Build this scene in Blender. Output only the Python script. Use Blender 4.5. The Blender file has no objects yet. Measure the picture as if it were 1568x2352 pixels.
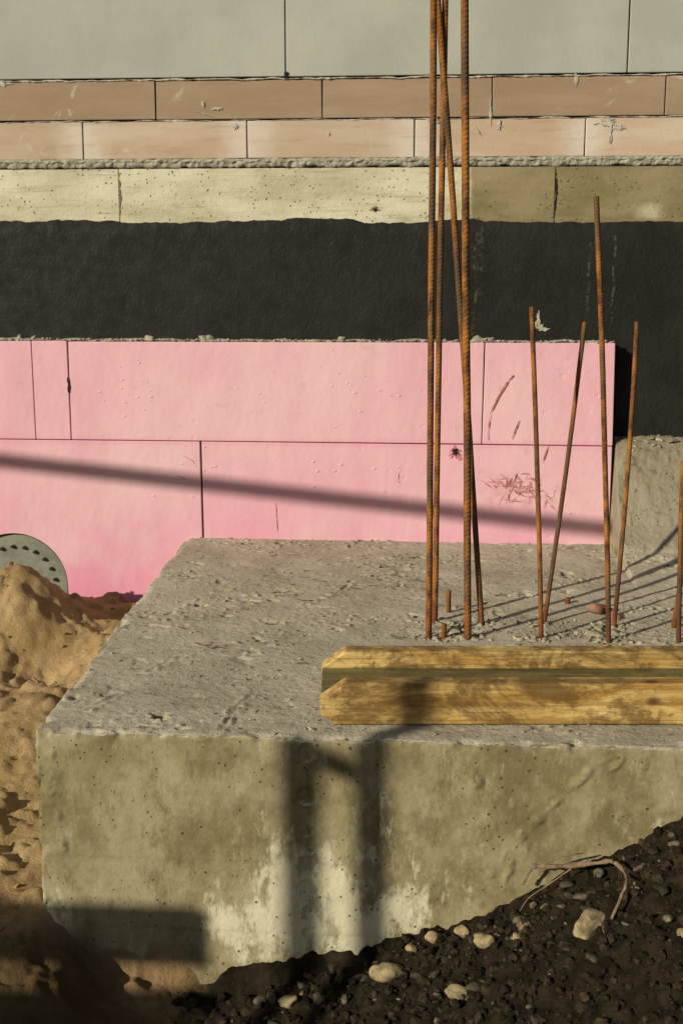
import bpy, bmesh, math, random
from mathutils import Vector, Matrix, Euler, noise
random.seed(7)
S=bpy.context.scene
COL=S.collection
rad=math.radians
def sm(a,b,x):
    t=max(0.,min(1.,(x-a)/(b-a))); return t*t*(3-2*t)
def interp(pts,x):
    if x<=pts[0][0]: return pts[0][1]
    for (a,va),(b,vb) in zip(pts,pts[1:]):
        if x<=b:
            t=(x-a)/(b-a); return va+(vb-va)*t
    return pts[-1][1]
def nz(x,y,z,s): return noise.noise(Vector((x*s,y*s,z*s)))
def fb(x,y,z,s,o=3): return noise.fractal(Vector((x*s,y*s,z*s)),0.9,2.1,o)

# ---------------- materials ----------------
class M:
    def __init__(s,name,rough=.85,spec=.25):
        s.m=bpy.data.materials.new(name); s.m.use_nodes=True
        s.nt=s.m.node_tree; s.b=s.nt.nodes["Principled BSDF"]
        s.b.inputs["Roughness"].default_value=rough
        s.b.inputs["Specular IOR Level"].default_value=spec
        s.tc=s.nt.nodes.new("ShaderNodeTexCoord").outputs["Object"]
        sp=s.nt.nodes.new("ShaderNodeSeparateXYZ"); s.l(s.tc,sp.inputs[0]); s.x,s.y,s.z=sp.outputs
        s.h=None
    def l(s,a,b): s.nt.links.new(a,b)
    def put(s,sock,v):
        if isinstance(v,bpy.types.NodeSocket): s.l(v,sock)
        elif isinstance(v,(tuple,list)): sock.default_value=(*v,1) if len(v)==3 and sock.type=='RGBA' else v
        else: sock.default_value=v
    def mapv(s,sc,loc=(0,0,0)):
        n=s.nt.nodes.new("ShaderNodeMapping"); s.l(s.tc,n.inputs[0]); n.inputs["Scale"].default_value=sc; n.inputs["Location"].default_value=loc; return n.outputs[0]
    def noise(s,sc,det=4,ro=.55,vec=None,dist=0):
        n=s.nt.nodes.new("ShaderNodeTexNoise"); s.l(vec or s.tc,n.inputs["Vector"]); n.inputs["Scale"].default_value=sc
        n.inputs["Detail"].default_value=min(det,5); n.inputs["Roughness"].default_value=ro; n.inputs["Distortion"].default_value=dist; return n.outputs["Fac"]
    def vor(s,sc,vec=None,feat='F1',out="Distance",rnd=1):
        n=s.nt.nodes.new("ShaderNodeTexVoronoi"); n.feature=feat; s.l(vec or s.tc,n.inputs["Vector"]); n.inputs["Scale"].default_value=sc; n.inputs["Randomness"].default_value=rnd; return n.outputs[out]
    def rng(s,v,a,b,c=0.,d=1.,smooth=True):
        n=s.nt.nodes.new("ShaderNodeMapRange"); n.interpolation_type='SMOOTHSTEP' if smooth else 'LINEAR'
        s.l(v,n.inputs[0])
        if a>b: a,b,c,d=b,a,d,c
        for i,q in enumerate((a,b,c,d)): n.inputs[i+1].default_value=q
        return n.outputs[0]
    def ma(s,op,a,b=0.,c=None):
        n=s.nt.nodes.new("ShaderNodeMath"); n.operation=op; s.put(n.inputs[0],a); s.put(n.inputs[1],b)
        if c is not None: s.put(n.inputs[2],c)
        return n.outputs[0]
    def mix(s,f,a,b,mode='MIX'):
        n=s.nt.nodes.new("ShaderNodeMix"); n.data_type='RGBA'; n.blend_type=mode
        s.put(n.inputs[0],f); s.put(n.inputs[6],a); s.put(n.inputs[7],b); return n.outputs[2]
    def bump(s,h,strength=1,dist=.002):
        n=s.nt.nodes.new("ShaderNodeBump"); n.inputs["Strength"].default_value=strength; n.inputs["Distance"].default_value=dist
        s.l(h,n.inputs["Height"])
        if s.h: s.l(s.h,n.inputs["Normal"])
        s.h=n.outputs[0]; s.l(s.h,s.b.inputs["Normal"])
    def col(s,c): s.put(s.b.inputs["Base Color"],c)
    def rough(s,c): s.put(s.b.inputs["Roughness"],c)

def gauss(m,cx,cz,rx,rz):
    a=m.ma('POWER',m.ma('DIVIDE',m.ma('SUBTRACT',m.x,cx),rx),2.)
    b=m.ma('POWER',m.ma('DIVIDE',m.ma('SUBTRACT',m.z,cz),rz),2.)
    return m.ma('EXPONENT',m.ma('MULTIPLY',m.ma('ADD',a,b),-1.))

def mk_white():
    m=M("aerated_block",.9,.15)
    n=m.noise(3,5); c=m.mix(m.rng(n,.3,.7),(.30,.305,.265),(.37,.372,.325))
    c=m.mix(m.rng(m.noise(8,5,.7,m.mapv((1,1,.5),(3,3,3))),.5,.75,0,.3),c,(.27,.275,.23))
    v=m.vor(90); c=m.mix(m.rng(v,.05,.14,.25,0),c,(.18,.18,.15))
    m.col(c); m.bump(m.noise(120,4,.7),.35,.002); return m.m
def mk_brick(light):
    m=M("sandlime_brick_%d"%light,.85,.2)
    n=m.noise(4,5,.6,m.mapv((.6,1,3))); 
    if light: a,b=(.42,.315,.22),(.50,.405,.32)
    else: a,b=(.255,.18,.118),(.315,.235,.163)
    c=m.mix(m.rng(n,.35,.7),a,b)
    g=m.nt.nodes.new("ShaderNodeObjectInfo").outputs["Random"]
    c=m.mix(m.ma('MULTIPLY',g,.35),c,(.26,.185,.115))
    if light:
        pp=m.ma('PINGPONG',m.ma('ADD',m.x,1.013+4.78),.239)
        e=m.rng(m.ma('ADD',pp,m.ma('MULTIPLY',m.noise(14,4),.11)),.05,.16,1,0)
        c=m.mix(m.ma('MULTIPLY',e,.6),c,(.58,.53,.47))
    w=m.noise(9,5,.7,m.mapv((1,1,.7),(3,1,2)),1.0)
    c=m.mix(m.rng(w,.60,.70,0,.5),c,(.52,.46,.39))
    st=m.noise(30,4,.7,m.mapv((.25,1,2),(3,1,7))); c=m.mix(m.rng(st,.5,.7,0,.25),c,(.2,.14,.09))
    v=m.vor(45); c=m.mix(m.rng(v,.03,.09,.35,0),c,(.17,.12,.075))
    m.col(c); m.bump(m.noise(150,3,.6),.3,.0015); m.bump(m.noise(12,3),.4,.004); return m.m
def mk_mortar(c1=(.25,.235,.175),c2=(.36,.34,.27),nm="mortar"):
    m=M(nm,.95,.1); c=m.mix(m.rng(m.noise(25,5,.7),.35,.65),c1,c2); m.col(c)
    m.bump(m.noise(140,4,.7),.8,.004); return m.m
def mk_band():
    m=M("cast_concrete",.9,.15)
    n=m.noise(5,5,.65,m.mapv((.6,1,1.6)))
    c=m.mix(m.rng(n,.3,.7),(.38,.35,.235),(.57,.54,.41))
    d=m.mix(m.rng(n,.35,.7),(.16,.13,.062),(.26,.215,.12))
    k=m.rng(m.ma('ADD',m.x,m.ma('MULTIPLY',m.noise(20,3),.03)),.105,.13)
    sp=gauss(m,.61,.97,.045,.03)
    sp=m.ma('ADD',sp,m.ma('MULTIPLY',m.ma('SUBTRACT',m.noise(30,4),.5),.8))
    k=m.ma('MULTIPLY',k,m.ma('SUBTRACT',1.,m.rng(sp,.2,1.1,0,.6)))
    c=m.mix(k,c,d)
    st=m.noise(60,4,.7,m.mapv((.08,1,1.3)))
    c=m.mix(m.rng(st,.52,.70,0,.5),c,(.23,.20,.12))
    c=m.mix(m.rng(m.noise(13,5,.75,m.mapv((.6,1,1),(4,4,4))),.52,.68,0,.5),c,(.25,.22,.13))
    p=m.vor(70); msk=m.rng(m.noise(7,2),.42,.55)
    pit=m.ma('MULTIPLY',m.rng(p,.12,.20,1,0),msk)
    p2=m.vor(28,m.mapv((1,1,1),(5,3,2))); pit=m.ma('MAXIMUM',pit,m.rng(p2,.05,.09,1,0))
    c=m.mix(m.ma('MULTIPLY',pit,.8),c,(.06,.05,.03))
    m.col(c); m.bump(m.ma('SUBTRACT',m.noise(60,4,.65),pit),.6,.003); return m.m
def mk_black():
    m=M("bitumen_coating",.65,.2)
    c=m.mix(m.rng(m.noise(6,5),.3,.75),(.008,.0083,.006),(.015,.015,.0105))
    def streak(x0,w,zlo,zhi,a):
        off=m.ma('MULTIPLY',m.ma('SUBTRACT',m.noise(9,2,vec=m.mapv((0,0,1),(x0*9,0,0))),.5),.03)
        dd=m.ma('ABSOLUTE',m.ma('SUBTRACT',m.ma('ADD',m.x,off),x0))
        k=m.rng(dd,w*.3,w,1,0)
        k=m.ma('MULTIPLY',k,m.rng(m.noise(70,3),.45,.62))
        k=m.ma('MULTIPLY',k,m.rng(m.z,zlo,zlo+.05)); k=m.ma('MULTIPLY',k,m.rng(m.z,zhi-.02,zhi,1,0))
        return m.ma('MULTIPLY',k,a)
    for a in ((.445,.005,.66,.9,.16),(.515,.004,.64,.95,.16),(.135,.012,.72,.95,.10),(.12,.005,.6,.95,.15)):
        c=m.mix(streak(*a),c,(.3,.3,.2))
    m.col(c); m.rough(m.rng(m.noise(30,4),.3,.7,.55,.8))
    m.bump(m.noise(18,3,.6,m.mapv((1,1,.6))),.5,.006); m.bump(m.noise(130,3,.65),.6,.003); return m.m
def mk_pink():
    m=M("extruded_foam",.6,.25)
    n=m.noise(3.2,4,.5,m.mapv((1,1,.8)))
    c=m.mix(m.rng(n,.32,.68),(.62,.335,.39),(.64,.405,.435))
    low=m.rng(m.z,-.2,.32,.7,0)
    c=m.mix(m.ma('MULTIPLY',low,m.rng(m.noise(4.5,3),.35,.65)),c,(.62,.20,.335))
    c=m.mix(m.rng(m.ma('ABSOLUTE',m.ma('SUBTRACT',m.z,.3125)),0.,.02,.3,0),c,(.63,.19,.31))
    fine=m.noise(160,3,.6); c=m.mix(m.rng(fine,.4,.8,0,.12),c,(.52,.23,.29))
    dirt=m.noise(16,5,.75,m.mapv((1,1,1),(7,0,3))); c=m.mix(m.rng(dirt,.58,.74,0,.5),c,(.44,.28,.24))
    gd=m.ma('MULTIPLY',gauss(m,.28,.17,.13,.05),m.rng(m.noise(35,4,.7),.42,.62)); c=m.mix(m.ma('MULTIPLY',gd,.45),c,(.36,.17,.11))
    m.col(c)
    v=m.vor(22); msk=m.rng(m.noise(3.5,2,vec=m.mapv((1,1,1),(2,5,1))),.52,.6)
    dm=m.ma('MULTIPLY',m.rng(v,.06,.2,1,0),msk)
    m.bump(dm,.3,-.003)
    m.bump(m.noise(7,3,.5,m.mapv((1,1,.6))),.55,.014)
    m.bump(m.noise(55,3,.6),.35,.002)
    return m.m
def mk_slab():
    m=M("slab_concrete",.9,.15)
    geo=m.nt.nodes.new("ShaderNodeNewGeometry"); s2=m.nt.nodes.new("ShaderNodeSeparateXYZ"); m.l(geo.outputs["True Normal"],s2.inputs[0])
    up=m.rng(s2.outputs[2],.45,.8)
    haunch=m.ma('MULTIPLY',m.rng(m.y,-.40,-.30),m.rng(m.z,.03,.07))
    up=m.ma('MAXIMUM',up,haunch)
    n=m.noise(4,5,.65)
    # top
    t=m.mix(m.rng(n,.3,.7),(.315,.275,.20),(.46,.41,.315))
    t=m.mix(m.rng(m.noise(11,5,.75,m.mapv((1,1,1),(5,1,2))),.5,.66,0,.6),t,(.49,.44,.335))
    t=m.mix(m.rng(m.noise(24,5,.8,m.mapv((1,1,1),(3,3,3))),.57,.64,0,.75),t,(.13,.108,.07))
    t=m.mix(m.rng(m.noise(7,4,.7,m.mapv((1,1,1),(1,7,3))),.60,.74,0,.4),t,(.34,.205,.115))
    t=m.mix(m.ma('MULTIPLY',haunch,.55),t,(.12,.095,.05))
    # face
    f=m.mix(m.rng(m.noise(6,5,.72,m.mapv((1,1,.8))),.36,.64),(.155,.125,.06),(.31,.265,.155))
    g1=gauss(m,-.20,-.31,.20,.14); g2=gauss(m,-.66,-.33,.08,.10); g3=gauss(m,.07,-.2,.10,.10)
    g=m.ma('ADD',m.ma('ADD',g1,m.ma('MULTIPLY',g2,.45)),m.ma('MULTIPLY',g3,.2))
    k=m.ma('ADD',g,m.ma('MULTIPLY',m.ma('SUBTRACT',m.noise(8,5,.75,m.mapv((1.3,1,.6),(4,2,9))),.5),3.0))
    f=m.mix(m.rng(k,.40,.80,0,.92),f,(.57,.53,.37))
    f=m.mix(m.rng(m.noise(28,5,.75,m.mapv((1.4,1,.6))),.54,.70,0,.45),f,(.42,.38,.25))
    f=m.mix(m.rng(m.noise(13,5,.8,m.mapv((1.4,1,.6),(8,8,2))),.52,.66,0,.6),f,(.125,.098,.045))
    pv=m.vor(60); pm=m.rng(m.noise(9,2),.42,.6)
    pit=m.ma('MULTIPLY',m.rng(pv,.09,.15,1,0),pm)
    p2=m.vor(26,m.mapv((1,1,1),(2,2,5))); pit=m.ma('MAXIMUM',pit,m.rng(p2,.045,.075,1,0))
    f=m.mix(m.ma('MULTIPLY',pit,.75),f,(.05,.04,.02))
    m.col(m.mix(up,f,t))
    rough=m.ma('MULTIPLY',m.noise(60,5,.72),m.rng(up,0,1,.6,1.6))
    m.bump(m.ma('SUBTRACT',rough,pit),.8,.004)
    return m.m
def mk_ground():
    m=M("sand_and_soil",.95,.1)
    nn=m.ma('MULTIPLY',m.ma('SUBTRACT',m.noise(10,4,.7),.5),.22)
    # dark soil to the right of the sand heap, in front of the slab
    k=m.rng(m.ma('ADD',m.ma('ADD',m.x,nn),m.ma('MULTIPLY',m.y,.3)),-.93,-.87)
    k=m.ma('MULTIPLY',k,m.rng(m.y,-1.4,-1.45))
    s=m.mix(m.rng(m.noise(9,5,.65),.3,.7),(.33,.215,.095),(.47,.34,.175))
    s=m.mix(m.rng(m.noise(200,3,.7),.5,.75,0,.5),s,(.17,.105,.04))
    s=m.mix(m.rng(m.noise(4,4),.52,.68,0,.6),s,(.28,.165,.085))
    shade=m.rng(m.ma('ADD',m.y,nn),-1.55,-1.75)
    s=m.mix(m.ma('MULTIPLY',shade,.85),s,(.07,.045,.02))  # deeper shade painted into the sand colour towards the front
    d=m.mix(m.rng(m.noise(30,5,.7),.3,.75),(.009,.0065,.0035),(.036,.026,.014))
    d=m.mix(m.rng(m.noise(5,5,.7),.58,.75,0,.5),d,(.10,.068,.03))
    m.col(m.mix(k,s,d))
    m.bump(m.noise(90,5,.8),1.,.007); return m.m
def mk_stone(c1,c2,nm,sc=30):
    m=M(nm,.9,.15); r=m.nt.nodes.new("ShaderNodeNewGeometry").outputs["Random Per Island"]
    c=m.mix(r,c1,c2); c=m.mix(m.rng(m.noise(sc*2,4,.7),.4,.65,0,.7),c,tuple(q*.4 for q in c1)); m.col(c)
    m.bump(m.noise(sc*4,4,.7),.7,.003); return m.m
def mk_rust():
    m=M("rusty_steel",.85,.3)
    n=m.noise(45,4,.7,m.mapv((1,1,.5))); c=m.mix(m.rng(n,.32,.66),(.065,.024,.008),(.30,.115,.02))
    c=m.mix(m.rng(m.noise(6,4,.6,m.mapv((1,1,.7))),.46,.62,0,.8),c,(.060,.042,.024))
    c=m.mix(m.rng(m.z,.02,.16,.5,0),c,(.09,.018,.005))
    m.col(c); m.bump(m.noise(500,2),.4,.001); return m.m
def mk_wood(nm,a,b,dk,stain=.8):
    m=M(nm,.65,.3)
    g=m.noise(14,5,.7,m.mapv((.22,1,1.8)),1.2)
    c=m.mix(m.rng(g,.36,.64),a,b)
    ring=m.noise(55,3,.65,m.mapv((.07,.8,1.3)),.8); c=m.mix(m.rng(ring,.47,.60,0,.6),c,dk)
    g2=m.noise(190,3,.7,m.mapv((.04,1,1.5))); c=m.mix(m.rng(g2,.5,.66,0,.5),c,dk)
    kn=m.vor(6.5,m.mapv((1,1.6,1.6),(.3,.1,.2))); c=m.mix(m.rng(kn,.06,.15,.9,0),c,(.07,.028,.008))
    st=m.noise(5,5,.8,m.mapv((1.3,1.5,1.8),(5,1,2)),.5); c=m.mix(m.rng(st,.43,.60,0,stain),c,tuple(q*.5 for q in dk))
    st=m.noise(40,5,.8,m.mapv((.9,1,1),(2,1,2))); c=m.mix(m.rng(st,.56,.68,0,.65),c,(.07,.045,.018))
    m.col(c); m.bump(ring,.6,.0025); m.bump(m.noise(20,4),.6,.006); return m.m
def mk_plain(nm,c,r=.7,met=0,c2=None,sc=40):
    m=M(nm,r,.3); c2=c2 or tuple(q*.6 for q in c)
    m.col(m.mix(m.rng(m.noise(sc,4,.7),.35,.7),c,c2)); m.b.inputs["Metallic"].default_value=met; m.bump(m.noise(sc*5,3),.4,.002); return m.m

white=mk_white(); brickA=mk_brick(0); brickB=mk_brick(1); mortar=mk_mortar(); mortarw=mk_mortar((.31,.285,.235),(.48,.45,.39),"thinbed_mortar")
band=mk_band(); black=mk_black(); pink=mk_pink(); slabm=mk_slab(); groundm=mk_ground(); rust=mk_rust()
woodA=mk_wood("yellow_timber",(.36,.205,.05),(.58,.42,.16),(.20,.105,.025))
woodB=mk_wood("web_timber",(.145,.115,.04),(.20,.165,.065),(.09,.068,.02),.5)
graywood=mk_wood("weathered_timber",(.3,.22,.13),(.4,.31,.2),(.2,.13,.07))
steel=mk_plain("galvanised_steel",(.20,.205,.16),.75,.0,(.135,.137,.105),25)
dark=mk_plain("dark_gap",(.012,.011,.010),.9)
scuff=mk_plain("rust_scuff",(.28,.085,.045),.9,0,(.46,.20,.17),120)
gouge=mk_plain("foam_gouge",(.46,.13,.19),.8,0,(.56,.25,.30),90)
bolt=mk_plain("bolt_steel",(.04,.04,.035),.4,.4)

# ---------------- mesh helpers ----------------
def link(me,name,mat=None,parent=None):
    o=bpy.data.objects.new(name,me); COL.objects.link(o)
    if mat: me.materials.append(mat)
    if parent: o.parent=parent
    return o
def empty(name,loc=(0,0,0)):
    e=bpy.data.objects.new(name,None); e.location=loc; COL.objects.link(e); e.empty_display_size=.1; return e
def mesh(name,v,f,mat,parent=None,smooth=True):
    me=bpy.data.meshes.new(name); me.from_pydata(v,[],f); me.update()
    if smooth: me.shade_smooth()
    return link(me,name,mat,parent)
def prism(name,outline,y0,y1,mat,parent=None,bev=.002,seg=2):
    """outline in XZ (counter-clockwise seen from -Y), extruded from y0 (front) to y1"""
    bm=bmesh.new()
    a=[bm.verts.new((x,y0,z)) for x,z in outline]; b=[bm.verts.new((x,y1,z)) for x,z in outline]
    bm.faces.new(a); bm.faces.new(b[::-1]); n=len(a)
    for i in range(n): bm.faces.new((a[i],b[i],b[(i+1)%n],a[(i+1)%n]))
    bmesh.ops.recalc_face_normals(bm,faces=bm.faces)
    me=bpy.data.meshes.new(name); bm.to_mesh(me); bm.free()
    o=link(me,name,mat,parent)
    if bev:
        md=o.modifiers.new("bevel",'BEVEL'); md.width=bev; md.segments=seg; md.limit_method='ANGLE'; md.angle_limit=rad(35)
    return o
def rect(x0,x1,z0,z1,j=0):
    r=lambda:random.uniform(-j,j)
    return [(x0+r(),z0+r()),(x1+r(),z0+r()),(x1+r(),z1+r()),(x0+r(),z1+r())]
def rocks(name,items,mat,sub=1,parent=None,rough=.3,flat=False):
    """items: (x,y,z,sx,sy,sz)"""
    bm=bmesh.new(); bmesh.ops.create_icosphere(bm,subdivisions=sub,radius=1)
    bv=[v.co.copy() for v in bm.verts]; bf=[[v.index for v in f.verts] for f in bm.faces]; bm.free()
    V=[];F=[]
    for (x,y,z,sx,sy,sz) in items:
        o=Vector((random.random()*99,random.random()*99,random.random()*99)); k=len(V)
        R=Matrix.Identity(3) if flat else Euler((random.uniform(-.5,.5),random.uniform(-.5,.5),random.random()*6.3)).to_matrix()
        for c in bv:
            q=c*(1+rough*noise.noise(c*.9+o)*1.6)
            q=R@Vector((q.x*sx,q.y*sy,q.z*sz)); V.append((x+q.x,y+q.y,z+q.z))
        F+= [[i+k for i in f] for f in bf]
    return mesh(name,V,F,mat,parent,smooth=sub>1)
def ragstrip(name,x0,x1,zlo,zhi,y,depth,mat,parent,amp=.004,step=.004,rows=5,sc=30,seed=0):
    """rough proud mortar strip with ragged edges"""
    V=[];F=[];n=int((x1-x0)/step)
    for i in range(n+1):
        x=x0+(x1-x0)*i/n
        a=zlo+amp*fb(x,seed,1,sc,4)*1.2; b=zhi+amp*fb(x,seed,7,sc,4)*1.2
        if b<a+.0005: b=a+.0005
        for r in range(rows+1):
            t=r/rows; z=a+(b-a)*t
            d=depth*math.sin(math.pi*t)**.6*(.7+.8*fb(x,seed,z,60,3))
            V.append((x,y-max(-.001,d)+(.003 if r in(0,rows) else 0),z))
    for i in range(n):
        for r in range(rows):
            k=i*(rows+1)+r; F.append((k,k+rows+1,k+rows+2,k+1))
    return mesh(name,V,F,mat,parent)
def ribbon(name,pts,w,y,mat,parent,jit=.5):
    V=[];F=[];P=[]
    for (a,b) in zip(pts,pts[1:]):
        n=max(2,int(math.dist(a,b)/.004))
        for i in range(n): t=i/n; P.append((a[0]+(b[0]-a[0])*t,a[1]+(b[1]-a[1])*t))
    P.append(pts[-1]); s=random.random()*50; N=len(P)
    for i,(x,z) in enumerate(P):
        q=P[min(i+1,N-1)];p=P[max(i-1,0)]; dx,dz=q[0]-p[0],q[1]-p[1]; L=math.hypot(dx,dz) or 1
        nx,nzz=-dz/L,dx/L; ww=w*(.35+.65*math.sin(math.pi*(i+.5)/N))*(1+jit*nz(s,i*.3,0,1)*2)
        off=w*jit*nz(s,i*.2,5,1)
        V+= [(x+nx*(off+ww),y,z+nzz*(off+ww)),(x+nx*(off-ww),y,z+nzz*(off-ww))]
        if i: k=2*i; F.append((k-2,k-1,k+1,k))
    return mesh(name,V,F,mat,parent)
def splat(name,cx,cz,rx,rz,y,mat,parent,n=40,rag=.5):
    s=random.random()*90; V=[(cx,y-.0008,cz)];F=[]
    for i in range(n):
        a=2*math.pi*i/n; k=1+rag*fb(math.cos(a),math.sin(a),s,2.2,4)*1.3
        V.append((cx+rx*k*math.cos(a),y,cz+rz*k*math.sin(a)))
    for i in range(n): F.append((0,1+(i+1)%n,1+i))
    return mesh(name,V,F,mat,parent,False)
def tube(name,pts,r,mat,parent=None,seg=10,taper=None,jit=0):
    V=[];F=[];N=len(pts)
    for i,p in enumerate(pts):
        p=Vector(p); d=(Vector(pts[min(i+1,N-1)])-Vector(pts[max(i-1,0)])).normalized()
        u=d.orthogonal().normalized(); w=d.cross(u)
        if abs(d.z)>.7: u=(Vector((1,0,0))-d*d.x).normalized(); w=d.cross(u)
        rr=r*(taper(i/(N-1)) if taper else 1)*(1+jit*nz(i*.4,r*99,0,1))
        for k in range(seg):
            a=2*math.pi*k/seg; q=p+(u*math.cos(a)+w*math.sin(a))*rr; V.append(tuple(q))
    for i in range(N-1):
        for k in range(seg):
            a=i*seg+k;b=i*seg+(k+1)%seg; F.append((a,b,b+seg,a+seg))
    F.append(list(range(seg))[::-1]); F.append([ (N-1)*seg+k for k in range(seg)])
    return mesh(name,V,F,mat,parent)

# ---------------- building wall ----------------
wall=empty("masonry_wall")
XL,XR=-3.4,4.2
prism("wall_core",rect(XL,XR,-.5,1.335),.0105,.30,dark,wall,0)
prism("wall_core_upper",rect(XL,XR,1.3355,3.6),.0105,.30,dark,wall,0)
# white aerated blocks
x=-.422-.95*3
while x<XR-1:
    for r in range(5):
        z0=1.346+.45*r; o=.0 if r%2==0 else .475
        if r==0: xa,xb=x,x+.95
        else: xa,xb=x+o,x+o+.95
        g=.0018
        prism("aerated_block",rect(xa+g,xb-g,z0+.001,z0+.448,.0006),-.004+random.uniform(-.0008,.0008),.0104,white,wall,.0022)
    x+=.95
# brown courses
for (off,z0,z1,mt) in ((-.797,1.2335,1.3385,brickA),(-1.013,1.124,1.2275,brickB)):
    x=off-.478*5
    while x<XR-.6:
        g=.0014
        prism("sandlime_brick",rect(x+g,x+.478-g,z0,z1,.0007),random.uniform(-.0012,.0012)+.001,.0104,mt,wall,.0025)
        x+=.478
ragstrip("joint_mortar_top",XL,XR,1.3385,1.3435,.000,.0045,mortarw,wall,.0040,.003,4,14,3)
ragstrip("joint_mortar_mid",XL,XR,1.2275,1.2305,.001,.0025,mortarw,wall,.0034,.003,4,14,9)
ragstrip("bed_mortar",XL,XR,1.098,1.124,.001,.009,mortar,wall,.005,.003,8,22,14)
ragstrip("bed_mortar_lip",XL,XR,1.112,1.1235,-.003,.006,mortar,wall,.004,.003,6,30,27)
ragstrip("bed_mortar_shadow_gap",XL,XR,1.0955,1.099,-.0005,.001,dark,wall,.0028,.003,2,30,31)
# cast concrete band in shuttered lengths
xs=[XL,-1.9,-.912,.342,1.6,2.9,XR]
for a,b in zip(xs,xs[1:]):
    prism("concrete_band",rect(a+.0009,b-.0009,.90,1.097),-.001+random.uniform(0,.001),.0104,band,wall,.0018)
jst=mk_plain("joint_stain",(.20,.165,.09),.9)
for xx in (-.912,.342): ribbon("band_joint",[(xx,1.09),(xx+.004,1.02),(xx-.002,.955)],.0022,-.0025,jst if xx<0 else dark,wall,.9)
splat("band_knot",-.17,.981,.012,.008,-.0022,jst,wall,30,.7)
splat("band_knot_hole",-.168,.980,.005,.004,-.0036,dark,wall,20,.6)
# drips & splashes of mortar on the bricks
for (cx,cz,rx,rz) in ((-1.24,1.335,.03,.006),(-.66,1.275,.004,.010),(-.62,1.262,.012,.003),(.39,1.33,.005,.014),(.485,1.215,.016,.010),(.49,1.190,.004,.028),(.515,1.20,.012,.006),(.155,1.25,.003,.03),(-.57,1.215,.008,.01),(.0,1.225,.02,.005),(.18,1.21,.006,.012),(-.3,1.19,.003,.006)):
    splat("mortar_splash",cx,cz,rx,rz,-.0022,mortarw,wall,34,.9)
for p in ([(-.68,1.255),(-.63,1.24)],[(.44,1.21),(.50,1.224)],[(.52,1.2),(.46,1.224)],[(.16,1.222),(.19,1.205)],[(.11,1.21),(.13,1.18)]):
    ribbon("mortar_smear",p,.0011,-.0024,mortarw,wall,.9)
splat("joint_plug",-.421,1.351,.0055,.011,-.0055,dark,wall,24,.7)
# bitumen coating with ragged top edge
V=[];F=[];n=1800;rows=60
for i in range(n+1):
    x=XL+(XR-XL)*i/n
    top=.957+.008*fb(x,0,0,3.2,3)+.0045*fb(x,3,0,24,5)+.009*sm(-.48,-.38,x)*sm(-.20,-.26,x)-.004*sm(.12,.15,x)
    for r in range(rows+1):
        z=-.5+(top+.5)*(r/rows); y=-.0055+.0012*nz(x,0,z,14)
        if r==rows: y=.002
        V.append((x,y,z))
for i in range(n):
    for r in range(rows):
        k=i*(rows+1)+r; F.append((k,k+rows+1,k+rows+2,k+1))
mesh("bitumen_coating",V,F,black,wall)
lm=mk_mortar((.28,.27,.20),(.42,.41,.32),"paint_smear")
for (cx,cz,rx,rz) in ((.306,.672,.005,.022),(.312,.648,.008,.009),(.322,.642,.013,.005),(.30,.655,.004,.01)):
    splat("smear",cx,cz,rx,rz,-.0085,lm,wall,34,.6)

# ---------------- pink foam boards ----------------
foam=empty("foam_insulation_boards")
PY=-.07
def arc(cx,cz,r,a0,a1,n): return [(cx+r*math.cos(a0+(a1-a0)*i/n),cz+r*math.sin(a0+(a1-a0)*i/n)) for i in range(n+1)]
T=.606; Mz=.3135; g=.0012
def board(nm,ol,y=PY): return prism(nm,ol,y,-.012,pink,foam,.0022,2)
board("board",rect(-2.42,-1.172-g,Mz+g,T-.001))
board("board_offcut",rect(-1.172+g,-1.065-g*.7,Mz+g,T),PY-.001)
board("board",[( -1.065+g,Mz+g),(.149-g,Mz+.0005),(.151-g,T),(-1.063+g,T-.002)])
board("board_offcut",[(.149+g,Mz),(.524,Mz-.001),(.519,T+.0005),(.152+g,T)],PY+.001)
B=-.45
ol=[(-2.0,B)]+[(-1.41,B)]+arc(-1.255,-.135,.160,math.pi,0,36)[0:]+[(-1.095,B),(-.674-g,B),(-.678-g,Mz-g),(-2.0,Mz-g)]
board("board",ol)
board("board",[(-.671+g,B),(.526,B),(.523,Mz-.0035),(-.675+g,Mz-g)],PY+.0005)
# score lines / damage
ribbon("joint_hole",[(-1.0665,.50),(-1.0645,.475),(-1.066,.455)],.0035,PY-.0035,dark,foam,.5)
ribbon("rust_mark",[(.235,.515),(.215,.49),(.19,.445),(.172,.405)],.0028,PY-.0025,scuff,foam,.5)
ribbon("rust_mark",[(.172,.405),(.168,.37),(.167,.325)],.0014,PY-.0025,scuff,foam,.6)
ribbon("rust_mark",[(.255,.385),(.235,.33)],.0017,PY-.0025,scuff,foam,.6)
ribbon("rust_mark",[(.34,.31),(.325,.26)],.002,PY-.0025,scuff,foam,.6)
random.seed(3)
for i in range(60):
    x=random.gauss(.27,.055); z=random.gauss(.185,.022)-.25*(x-.27)*.6; L=random.uniform(.01,.055); a=random.gauss(-.25,.35) if i%3 else random.gauss(1.3,.2)
    ribbon("scuff_mark",[(x-L*math.cos(a)/2,z-L*math.sin(a)/2),(x,z+random.uniform(-.004,.004)),(x+L*math.cos(a)/2,z+L*math.sin(a)/2)],random.uniform(.0004,.0014),PY-.0016-.00003*i,scuff if i%2 else gouge,foam,1.)
for (cx,cz,rx,rz) in ((.07,.288,.014,.016),(.083,.278,.009,.010)):
    splat("torn_foam",cx,cz,rx,rz,PY-.0016,gouge,foam,30,.9)
splat("torn_foam_hole",.074,.290,.010,.010,PY-.003,dark,foam,26,.5)
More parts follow.
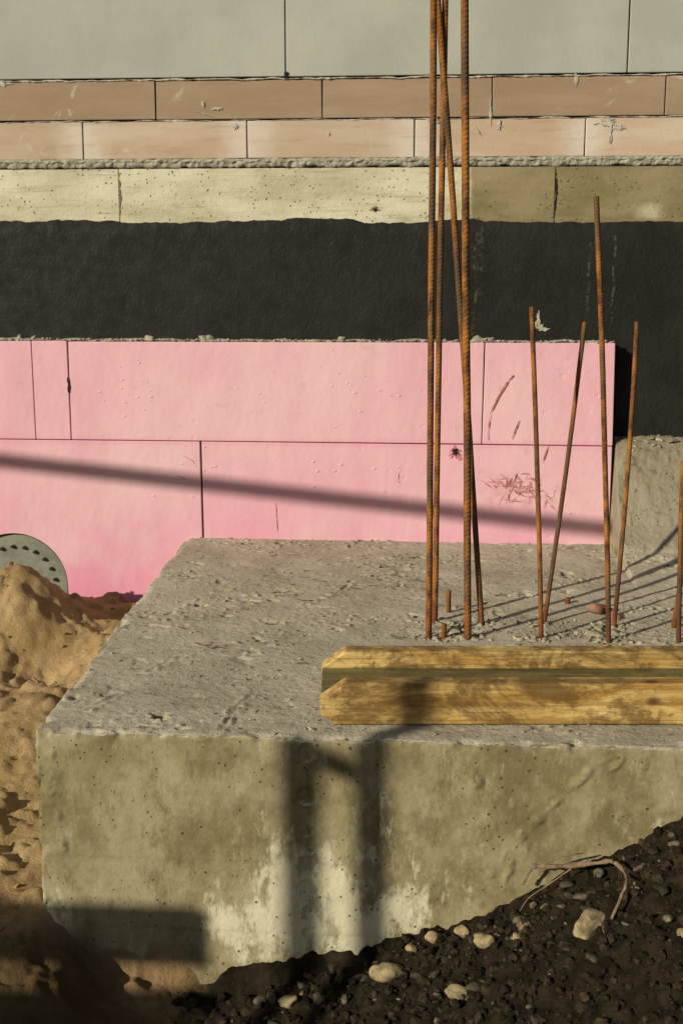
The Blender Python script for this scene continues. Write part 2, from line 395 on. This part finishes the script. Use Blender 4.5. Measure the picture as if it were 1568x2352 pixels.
for p in ([(-.455,.13),(-.452,.07),(-.45,.04)],[(-.09,.225),(-.093,.20)],[(-.093,.2),(-.085,.197)],[(-.73,.27),(-.70,.255),(-.69,.235)],[(-.75,.21),(-.72,.20)]):
    ribbon("scratch",p,.0010,PY-.0013,gouge,foam,.8)
# pressed marks on the foam
rd=[]
for i in range(60):
    c=random.choice([(-.9,.46),(-.86,.42),(-.55,.45),(-.28,.40),(-.25,.52),(-.1,.44),(-.14,.2),(-.7,.25),(-.30,.19),(.33,.16),(-.75,.2),(-.8,.53)])
    sr=random.uniform(.003,.007)
    rd.append((c[0]+random.gauss(0,.07),PY+.0001,c[1]+random.gauss(0,.035),sr,.0013,sr*.6))
rocks("foam_dents",rd,pink,3,foam,.10,True)
# mortar droppings along the top of the boards
ragstrip("ledge_mortar",-2.4,.518,T-.002,T+.006,-.047,.020,mortar,foam,.0045,.003,6,12,51)
cr=[]
for i in range(160):
    x=random.uniform(-1.5,.5)
    s=random.uniform(.0015,.004)
    cr.append((x,-.05+random.uniform(-.015,.01),T+.004+s*.3,s*1.3,s,s*.8))
for cx,s in ((-1.21,.010),(-.82,.011),(-.66,.015),(-.645,.012),(-.26,.010),(.13,.014),(.15,.010),(.165,.011),(-1.17,.008)):
    cr.append((cx,-.05,T+.007,s*1.4,s,s*.7))
rocks("mortar_droppings",cr,mortar,2,foam,.5)

# ---------------- pipe flange in the arch ----------------
fl=empty("pipe_flange")
cx,cz=-1.256,-.137
def disc(nm,r,y0,y1,mat,n=64,ccx=cx,ccz=cz,bev=.002): return prism(nm,arc(ccx,ccz,r,0,2*math.pi*(1-1/n),n-1),y0,y1,mat,fl,bev)
disc("flange_plate",.1565,-.058,-.0125,steel)
for a in range(-8,200,17):
    t=rad(a); bx,bz=cx+.120*math.cos(t),cz+.120*math.sin(t)
    disc("washer",.0075,-.0600,-.0582,steel,20,bx,bz,.0006)
    disc("bolt_head",.0058,-.068,-.0602,bolt,6,bx,bz,.0012)

# ---------------- concrete slab ----------------
YF=-1.623; ZT=.02; XE=2.3; YB=-.008; ZB=-.75
def xe(y): return -.686-.044*(y-YF)/1.55
ridges=[[(.075,-.02),(.10,-.09),(.13,-.15)],[(.33,.0),(.27,-.03),(.22,-.09),(.17,-.14),(.15,-.2),(.13,-.28),(.10,-.33)],[(.15,-.16),(.12,-.22)],[(-.655,-.02),(-.66,-.12),(-.64,-.2)]]
def dseg(px,pz,a,b):
    dx,dz=b[0]-a[0],b[1]-a[1]; t=max(0,min(1,((px-a[0])*dx+(pz-a[1])*dz)/(dx*dx+dz*dz))); return math.hypot(px-a[0]-t*dx,pz-a[1]-t*dz)
rings=[(-.205,-.005,.018),(-.205,-.085,.019),(-.205,-.155,.008),(-.205,-.215,.019),(-.205,-.262,.020),(-.205,-.305,.011),(-.207,-.345,.008),(-.20,-.19,.006)]
cracks=[[(-.56,-1.3),(-.53,-1.22),(-.47,-1.16),(-.42,-1.10)],[(-.36,-1.60),(-.35,-1.48),(-.33,-1.42)],[(-.30,-.78),(-.22,-.66),(-.20,-.58)],[(-.62,-1.52),(-.58,-1.42)],[(-.1,-.45),(.0,-.38),(.03,-.3)]]
hp=[(-.34,0),(-.28,.012),(-.20,.075),(-.13,.175),(-.078,.262),(-.05,.288),(0,.30)]
def wedge(x,y):
    # the footing is dished up against the wall beyond the end of the boards
    k=sm(.5225,.5345,x+.002*nz(x,y,0,30)); 
    h=interp(hp,y)
    return h*k*(1+(.05 if y<-.09 else .02)*fb(x,y,3,18,3)) + .015*sm(.35,.6,x)*sm(-.6,-.3,y)*k
def sdisp(x,y,z):
    # returns displaced position of a point of the ideal box
    r=.006
    qx=max(x,xe(y)+r); qy=max(y,YF+r); qz=min(z,ZT-r)
    n=Vector((x-qx,y-qy,z-qz)); L=n.length
    n=n/L if L>1e-9 else Vector((0,0,1))
    q=Vector((qx,qy,qz))
    top=max(0,n.z); fr=max(0,-n.y)
    de=min(math.hypot(x-xe(y),z-ZT), math.hypot(y-YF,z-ZT), math.hypot(x-xe(y),y-YF))
    d=.0018*fb(x,y,z,7,3)
    if top>.3:
        rg=sm(-.05,.3,nz(x,y,3,5)); 
        c=fb(x*.8,y,z,42,3); d+=top*(.0022*(abs(c))*(.25+rg)) 
        h=fb(x*.8,y,8,22,3); d-=top*.010*sm(.40,.75,h)*(rg+.22)
        h2=nz(x,y,18,70); d+=top*.0045*sm(.36,.6,h2)*(rg+.08)
        for pl in cracks:
            m=min(dseg(x,y,a,b) for a,b in zip(pl,pl[1:]))
            if m<.03:
                m+=.008*nz(x,y,0,40); d+=top*(.005*sm(.012,.002,abs(m-.006))-.004*sm(.006,.0,abs(m)))*(.5+nz(x,y,3,50))
    if fr>.3:
        d+=.0008*fb(x,y,z,24,3)
        d+=.0012*sm(-.3525,-.3495,z+.0015*nz(x,0,0,6))+.0008*sm(-.2155,-.2125,z)
        for pl in ridges:
            m=min(dseg(x,z,a,b) for a,b in zip(pl,pl[1:]))
            if m<.035: 
                m+=.016*nz(x,y,z,30); d+=fr*.007*sm(.010,.0,abs(m))*max(0,fb(x,y,z,32,3)+.3)
        for cx,cz,rr in rings:
            m=math.hypot(x-cx,z-cz)
            if m<rr*1.5: d+=fr*(.0028*math.exp(-((m-rr)/.0022)**2)*(.6+nz(x,y,z,40)) - .0025*sm(rr,rr*.7,m))
    ch=sm(.05,.55,fb(x,y,z,13,3)+.12)
    d-=.0085*sm(.022,.0,de)*ch
    d-=.002*sm(.010,0,de)*abs(nz(x,y,z,90))*2
    p=q+n*(r+d)
    p.z+=wedge(x,y)*top
    return tuple(p)
V=[];F=[]
def grid(us,vs,fn,flip=False):
    k=len(V)
    for u in us:
        for v in vs: V.append(sdisp(*fn(u,v)))
    m=len(vs)
    for i in range(len(us)-1):
        for j in range(m-1):
            a=k+i*m+j; q=(a,a+m,a+m+1,a+1); F.append(q[::-1] if flip else q)
def lin(a,b,st):
    n=max(1,int(round((b-a)/st))); return [a+(b-a)*i/n for i in range(n+1)]
def edgelin(a,b,st):  # extra-fine start
    return [a+.0012*i for i in range(6)]+lin(a+.0078,b,st)
ys=edgelin(YF,-.345,.0042)+lin(-.342,YB,.0028)
xsn=[0+.0012*i for i in range(6)]+lin(.0078,1.235,.0038)+lin(1.237,1.27,.0016)+lin(1.273,1.50,.0038)+lin(1.52,2.95,.02)
zsn=[ZT-.0012*i for i in range(6)]+[ZT-.0078-.0035*i for i in range(150)]+[-.65,-.75]
grid(xsn,ys,lambda u,y:(xe(y)+u,y,ZT))
grid(xsn,zsn,lambda u,z:(xe(YF)+u,YF,z),True)
grid(ys[::2]+[ys[-1]] ,zsn[::2]+[zsn[-1]],lambda y,z:(xe(y),y,z))
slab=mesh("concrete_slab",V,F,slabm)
# loose crumbs on the slab
it=[]
random.seed(11)
while len(it)<2300:
    x=random.uniform(-.72,1.0); y=random.uniform(-1.61,-.05)
    if x<xe(y)+.01: continue
    dens=.12+sm(-.1,.4,nz(x,y,0,5))
    if y<-1.56 : dens=.5
    if -1.1<y<-.85 and x>-.05: dens+=.6
    if x>.5 and y>-.3: dens+=.5
    if random.random()>dens: continue
    s=.0007+.0026*random.random()**3.5
    it.append((x,y,ZT+wedge(x,y)+s*.3+.001,s*1.5,s*1.1,s*.7))
for i in range(60):
    x=random.uniform(.55,1.1); y=random.uniform(-.30,-.012) if i%2 else random.uniform(-.08,-.012); s=random.uniform(.0015,.007)
    it.append((x,y,ZT+wedge(x,y)+s*.2,s*1.5,s,s*.8))
for (x,y,s) in ((-.20,-1.585,.006),(-.21,-1.58,.004),(.66,-.04,.010),(.70,-.05,.012),(.6,-.35,.005),(.685,-.05,.016),(.64,-.04,.009),(.58,-.05,.006),(.35,-.95,.010),(.38,-.93,.008),(.33,-.97,.007),(.3,-.99,.006),(.45,-.98,.007),(.05,-.97,.008),(.07,-.98,.007),(.02,-.95,.006),(.10,-.99,.006),(.14,-.95,.005)):
    it.append((x,y,ZT+wedge(x,y)+s*.25,s*1.5,s,s*.5))
rocks("concrete_crumbs",it,mk_stone((.26,.225,.155),(.44,.40,.30),"crumb",60),1,None,.45)
# rough grout collars at the feet of the bars
gr_=[]
for (bx,by) in ((.003,-1.026),(.016,-.905),(.125,-.915),(.089,-1.026),(.2496,-1.0145),(.262,-.9),(.393,-1.029),(.419,-.91),(.542,-1.025),(.036,-1.03)):
    for i in range(16):
        a=random.random()*6.28; q=random.uniform(.006,.035); s=random.uniform(.002,.006)
        gr_.append((bx+q*1.6*math.cos(a),by+q*.8*math.sin(a),ZT+.001,s*1.8,s*1.2,s*.7))
for i in range(220):
    bx=random.uniform(.03,.62); by=-.965+random.gauss(0,.022); s=random.uniform(.0015,.007)*(.4+sm(0,.4,nz(bx,0,0,9)))
    gr_.append((bx,by,ZT+.001,s*1.9,s*1.2,s*.8))
rocks("grout_rubble",gr_,mk_stone((.31,.265,.18),(.42,.375,.27),"grout",50),2,None,.6)
tw=empty("wire_scraps")
for i,(x,y) in enumerate(((-.28,-.56),(-.35,-.60),(-.48,-1.12),(-.45,-1.14),(-.18,-.63),(-.14,-.60),(.02,-.52),(-.55,-1.0),(-.3,-.75))):
    a=random.uniform(-.6,.6); L=random.uniform(.02,.05)
    tube("wire",[(x+L*(t/6-.5)*math.cos(a)+.002*math.sin(t*1.7+i),y+L*(t/6-.5)*math.sin(a)+.004*math.sin(t+i),ZT+.004) for t in range(7)],.0009,rust,tw,5)
# brick-red fragment beside the starter bars
rocks("brick_fragment",[(.40,-.80,.03,.026,.018,.012),(.43,-.84,.025,.016,.012,.007)],mk_plain("red_fragment",(.30,.15,.09),.9,0,(.2,.10,.07)),3,None,.6)

# ---------------- reinforcing bars ----------------
def rebar(name,base,top,r,bow=0.,parent=None):
    b=Vector(base); t=Vector(top); L=(t-b).length; d=(t-b)/L
    u=(Vector((1,0,0))-d*d.x).normalized(); w=d.cross(u)
    st=.0016; n=int(L/st); sg=12; V=[];F=[]
    ph0=random.random()*6
    for i in range(n+1):
        s=i*st; c=b+d*s+u*(bow*math.sin(math.pi*s/L))+u*(.0012*nz(s,ph0,0,3))
        for k in range(sg):
            a=2*math.pi*k/sg
            side=1 if math.sin(a)>=0 else -1
            rib=max(0,math.cos(2*math.pi*s/(r*1.35)+side*(a)*2.2+ph0+(1.5 if side<0 else 0)))
            rr=r*(1+.18*rib*abs(math.sin(a))**.3) + (r*.10 if k in (0,6) else 0)
            q=c+(u*math.cos(a)+w*math.sin(a))*rr; V.append(tuple(q))
    for i in range(n):
        for k in range(sg):
            a=i*sg+k;c=i*sg+(k+1)%sg; F.append((a,c,c+sg,a+sg))
    F.append([n*sg+k for k in range(sg)])
    return mesh(name,V,F,rust,parent)
def ext(b,t,z):  # continue the bar to height z
    k=(z-b[2])/(t[2]-b[2]); return (b[0]+(t[0]-b[0])*k,b[1]+(t[1]-b[1])*k,z)
random.seed(5)
bars=[((.003,-1.026,-.01),(-.006,-1.026,1.337),1.9,.0062,0),
((.016,-.905,-.01),(.019,-.905,1.36),1.9,.0060,-.002),
((.125,-.915,-.01),(.003,-.915,1.317),1.85,.0060,.004),
((.089,-1.026,-.01),(.055,-1.026,1.336),1.95,.0072,.0),
((.2496,-1.0145,-.01),(.205,-1.0145,.739),None,.0047,.002),
((.262,-.90,-.01),(.330,-.90,.703),None,.0047,.002),
((.393,-1.029,-.01),(.327,-1.029,.959),None,.0052,.004),
((.419,-.910,-.01),(.439,-.910,.704),None,.0047,.005),
((.542,-1.025,-.01),(.529,-1.025,.40),.42,.0050,0),
((.55,-.91,-.01),(.585,-.91,.40),.42,.0050,0),
((.036,-1.03,-.01),(.036,-1.03,.055),None,.0055,0),
((.049,-.824,-.01),(.048,-.824,.075),None,.0052,0),
((.335,-.72,-.01),(.337,-.72,.034),None,.0060,0),
((.80,-1.03,-.01),(.77,-1.03,.8),None,.0052,0),((.83,-.91,-.01),(.86,-.91,.75),None,.0052,0),((1.1,-1.03,-.01),(1.08,-1.03,.9),None,.0052,0),
]
for b,t,z,r,bow in bars:
    rebar("reinforcing_bar",b,ext(b,t,z) if z else t,r,bow)

# ---------------- H-section formwork beam lying on its side ----------------
bm_=empty("formwork_beam",(-.188,-1.563,ZT+.0015)); bm_.rotation_euler=(0,0,.073)
def beampart(nm,y0,y1,z0,z1,c1,c2,x0=0,L=1.9,mat=woodA,bev=.004):
    ol=[(x0+c2,z0),(x0+L,z0),(x0+L,z1),(x0+c1,z1),(x0,z1-c1*.72),(x0,z0+c2*.7)] if c1 else [(x0,z0),(x0+L,z0),(x0+L,z1),(x0,z1)]
    return prism(nm,ol,y0,y1,mat,bm_,bev,3)
beampart("front_chord",0,.040,0,.077,.045,.028)
beampart("rear_chord",.184,.224,0,.077,.045,.028)
beampart("web",.0405,.1835,.020,.044,0,0,.0015,1.89,woodB,.001)
for xx in (.09,.32,.8): 
    a=[(xx+.010*math.cos(t*.5236),.070+.008*math.sin(t*.5236),.0448) for t in range(12)]
    mesh("web_hole",a,[list(range(12))],dark,bm_)

# ---------------- ground ----------------
gx=[(-.9,-.33),(-.69,-.335),(-.60,-.40),(-.53,-.445),(-.40,-.49),(-.30,-.47),(-.21,-.43),(-.055,-.36),(.1,-.295),(.28,-.195),(.44,-.105),(.7,.0),(1.2,.03),(3,.0)]
gy=[(-1.62,-.335),(-1.35,-.31),(-.9,-.25),(-.5,-.2),(-.07,-.175),(.5,-.16)]
def gz(x,y,fine=True):
    if x>-.672 and y>-1.606 and y<.2 and x<2.25: return -.68
    if y<-1.62:
        z=interp(gx,x)-.30*min(.6,-1.62-y)
        if x>0: z+=.02*sm(-1.66,-1.75,y)
    else:
        z=interp(gy,y)
        if x>2: z=-.1
    if fine:
        dx,dy=x+1.14,y+.37
        z+=.185*math.exp(-((dx*dx)/.030 if dx<0 else (dx*dx)/.022)-dy*dy/.026)
        dx,dy=x+1.02,y+.62; z-=.07*math.exp(-(dx*dx+dy*dy)/.006)
        dx,dy=x+.83,y+.55; z+=.045*math.exp(-(dx*dx+dy*dy)/.01)
        dx,dy=x+.95,y+.95; z+=.05*math.exp(-(dx*dx+dy*dy)/.02)
        sand = 1-sm(-.55,-.4,x) if y<-1.62 else 1
        lump=fb(x,y,9,12,3)
        z+=sand*(.018*fb(x,y,0,7,3)+.017*sm(.05,.5,lump)+.010*abs(fb(x,y,4,22,3))+.003*nz(x,y,0,60)) + (1-sand)*(.012*fb(x,y,0,10,3)+.010*fb(x,y,0,38,3)+.004*nz(x,y,2,110))
    d=max(0,math.hypot(x,y+1)-3.5); k=sm(0,6,d); z=z*(1-k)+(-.55+.15*nz(x,y,0,.15))*k
    return z
def outer(a,dirn):
    r=[];s=.05;x=a
    while abs(x)<300: x+=dirn*s; r.append(x); s*=1.35
    return r
fx=lin(-1.75,-.60,.0070)+lin(-.592,.80,.0050)
gxs=outer(fx[0],-1)[::-1]+fx+outer(fx[-1],1)
fy=lin(-2.35,-1.58,.0050)+lin(-1.573,-.02,.0080)
gys=outer(fy[0],-1)[::-1]+fy+outer(fy[-1],1)
V=[];F=[];m=len(gys)
for x in gxs:
    for y in gys:
        inn=-1.9<x<1.2 and -2.7<y<.1
        V.append((x,y,gz(x,y,inn)))
for i in range(len(gxs)-1):
    for j in range(m-1):
        a=i*m+j; F.append((a,a+m,a+m+1,a+1))
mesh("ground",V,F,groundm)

# soil clods, gravel
random.seed(21)
cl=[];gr=[];sd=[]
while len(cl)<8500:
    x=random.uniform(-.47,.85); y=random.uniform(-2.35,-1.63)
    if x<-.93-.3*y-.03+random.gauss(0,.03): continue
    s=.0012+.009*random.random()**4
    cl.append((x,y,gz(x,y)+s*.25,s*1.2,s,s*.85))
rocks("soil_clods",cl,mk_stone((.012,.0085,.0045),(.05,.035,.019),"soil_clod",60),1,None,.5)
while len(gr)<330:
    x=random.uniform(-.47,.85); y=-1.635-abs(random.gauss(0,.13))
    if x<-.93-.3*y-.03: continue
    s=.0022+.009*random.random()**3.5
    gr.append((x,y,gz(x,y)+s*.2,s*random.uniform(1.,1.7),s,s*.6))
rocks("gravel",gr,mk_stone((.04,.035,.025),(.20,.16,.10),"gravel_stone",40),2,None,.35)
while len(sd)<500:
    x=random.uniform(-1.6,-.70); y=random.uniform(-1.9,-.1)
    s=.001+.006*random.random()**4
    sd.append((x,y,gz(x,y)+s*.2,s*1.4,s,s*.7))
rocks("sand_lumps",sd,mk_stone((.27,.17,.07),(.42,.30,.15),"sand_lump",60),1,None,.4)
tan=mk_stone((.17,.13,.07),(.33,.26,.15),"fieldstone",25)
for (x,y,a,b,c) in ((-.064,-1.69,.032,.020,.020),(.269,-1.77,.036,.022,.018),(.106,-1.705,.024,.014,.014),(.057,-1.80,.022,.014,.011),(.16,-1.73,.014,.009,.008),(-.235,-1.68,.024,.014,.011),(.40,-1.86,.014,.010,.007),(-.02,-1.66,.012,.010,.009),(.02,-1.65,.016,.010,.009),(.07,-1.65,.018,.011,.009)):
    rocks("stone",[(x,y,gz(x,y)+c*.15,a,b,c)],tan,4,None,.38)
# dead root
def gp(x,y,h): return (x,y,gz(x,y,False)+h)
def smooth_path(P,n=8):
    out=[]
    for i in range(len(P)-1):
        p0=Vector(P[max(i-1,0)]);p1=Vector(P[i]);p2=Vector(P[i+1]);p3=Vector(P[min(i+2,len(P)-1)])
        for k in range(n):
            t=k/n; out.append(tuple(.5*((2*p1)+(p2-p0)*t+(2*p0-5*p1+4*p2-p3)*t*t+(3*p1-p0-3*p2+p3)*t**3)))
    out.append(P[-1]); return out
root=empty("dead_root"); rw=mk_plain("root_bark",(.22,.15,.095),.9,0,(.11,.07,.04),60)
tube("main_root",smooth_path([gp(.185,-1.66,.075),gp(.22,-1.665,.06),gp(.262,-1.67,.045),gp(.29,-1.68,.04),gp(.315,-1.69,.035),gp(.33,-1.72,.02),gp(.325,-1.76,.03),gp(.30,-1.79,.01)]),.0042,rw,root,8,lambda t:1.1-.5*t,.6)
tube("side_root",smooth_path([gp(.20,-1.662,.07),gp(.225,-1.668,.075),gp(.25,-1.67,.07),gp(.27,-1.66,.055)]),.002,rw,root,6,lambda t:1-.6*t,.5)
tube("side_root",smooth_path([gp(.186,-1.66,.075),gp(.178,-1.655,.06),gp(.170,-1.65,.04)]),.0028,rw,root,6,lambda t:1-.3*t,.5)
tube("side_root",smooth_path([gp(.25,-1.67,.045),gp(.21,-1.665,.03),gp(.18,-1.66,.018),gp(.165,-1.66,.0)]),.0013,rw,root,6,lambda t:1-.5*t,.5)

# ---------------- site barrier and scaffold pole (out of the frame, they cast the shadows) ----------------
bar=empty("timber_barrier")
def box(nm,x0,x1,y0,y1,z0,z1,mat,par): return prism(nm,rect(x0,x1,z0,z1),y0,y1,mat,par,.003)
box("post",-2.512,-2.467,-3.97,-3.94,-.72,1.335,graywood,bar)
box("post",-2.385,-2.348,-3.97,-3.94,-.72,1.475,graywood,bar)
prism("brace",[(-2.466,1.285),(-2.386,1.255),(-2.386,1.29),(-2.466,1.33)],-3.965,-3.945,graywood,bar,.002)
box("rail",-5.2,-2.470,-3.765,-3.735,.782,.888,graywood,bar)
box("boarding",-5.2,-2.43,-3.765,-3.735,-.72,.722,graywood,bar)
box("rear_post",-3.2,-3.15,-3.734,-3.69,-.72,1.0,graywood,bar); box("rear_post",-4.6,-4.55,-3.734,-3.69,-.72,1.0,graywood,bar)
sc=empty("scaffold_pole_rail")
a=Vector((-3.81,-2.66,1.71)); b=Vector((-1.98,-2.66,1.525)); a2=a-(b-a)*.8
tube("pole",[tuple(a2+(b-a2)*i/20) for i in range(21)],.022,steel,sc,16)
for p in (a2+(b-a2)*.02,a2+(b-a2)*.25):
    tube("stand",[(p.x,p.y-.05,-.75),(p.x,p.y-.05,p.z+.15)],.024,steel,sc,16)

# ---------------- light, sky, camera ----------------
EL=22; AZ=44.3
sund=Vector((-math.sin(rad(AZ))*math.cos(rad(EL)),-math.cos(rad(AZ))*math.cos(rad(EL)),math.sin(rad(EL))))
sl=bpy.data.lights.new("sun",'SUN'); sl.energy=5.0; sl.angle=rad(.5); sl.color=(1,.925,.745)
so=bpy.data.objects.new("sun",sl); COL.objects.link(so); so.rotation_euler=sund.to_track_quat('Z','Y').to_euler(); so.location=(-6,-6,4)
W=bpy.data.worlds.new("World"); S.world=W; W.use_nodes=True
nt=W.node_tree; bg=nt.nodes["Background"]; sky=nt.nodes.new("ShaderNodeTexSky"); sky.sky_type='NISHITA'; sky.sun_disc=False
sky.sun_elevation=rad(EL); sky.sun_rotation=math.atan2(sund.x,sund.y)
nt.links.new(sky.outputs[0],bg.inputs[0]); bg.inputs[1].default_value=.05
cam=bpy.data.cameras.new("camera"); co=bpy.data.objects.new("camera",cam); COL.objects.link(co); S.camera=co
co.location=(0,-3.6,.82); co.rotation_euler=(rad(78.6),0,rad(4.2))
cam.sensor_fit='HORIZONTAL'; cam.sensor_width=24; cam.lens=24*2800/1568; cam.clip_end=2000; cam.clip_start=.02
S.view_settings.view_transform='Standard'; S.view_settings.look='None'; S.view_settings.exposure=0
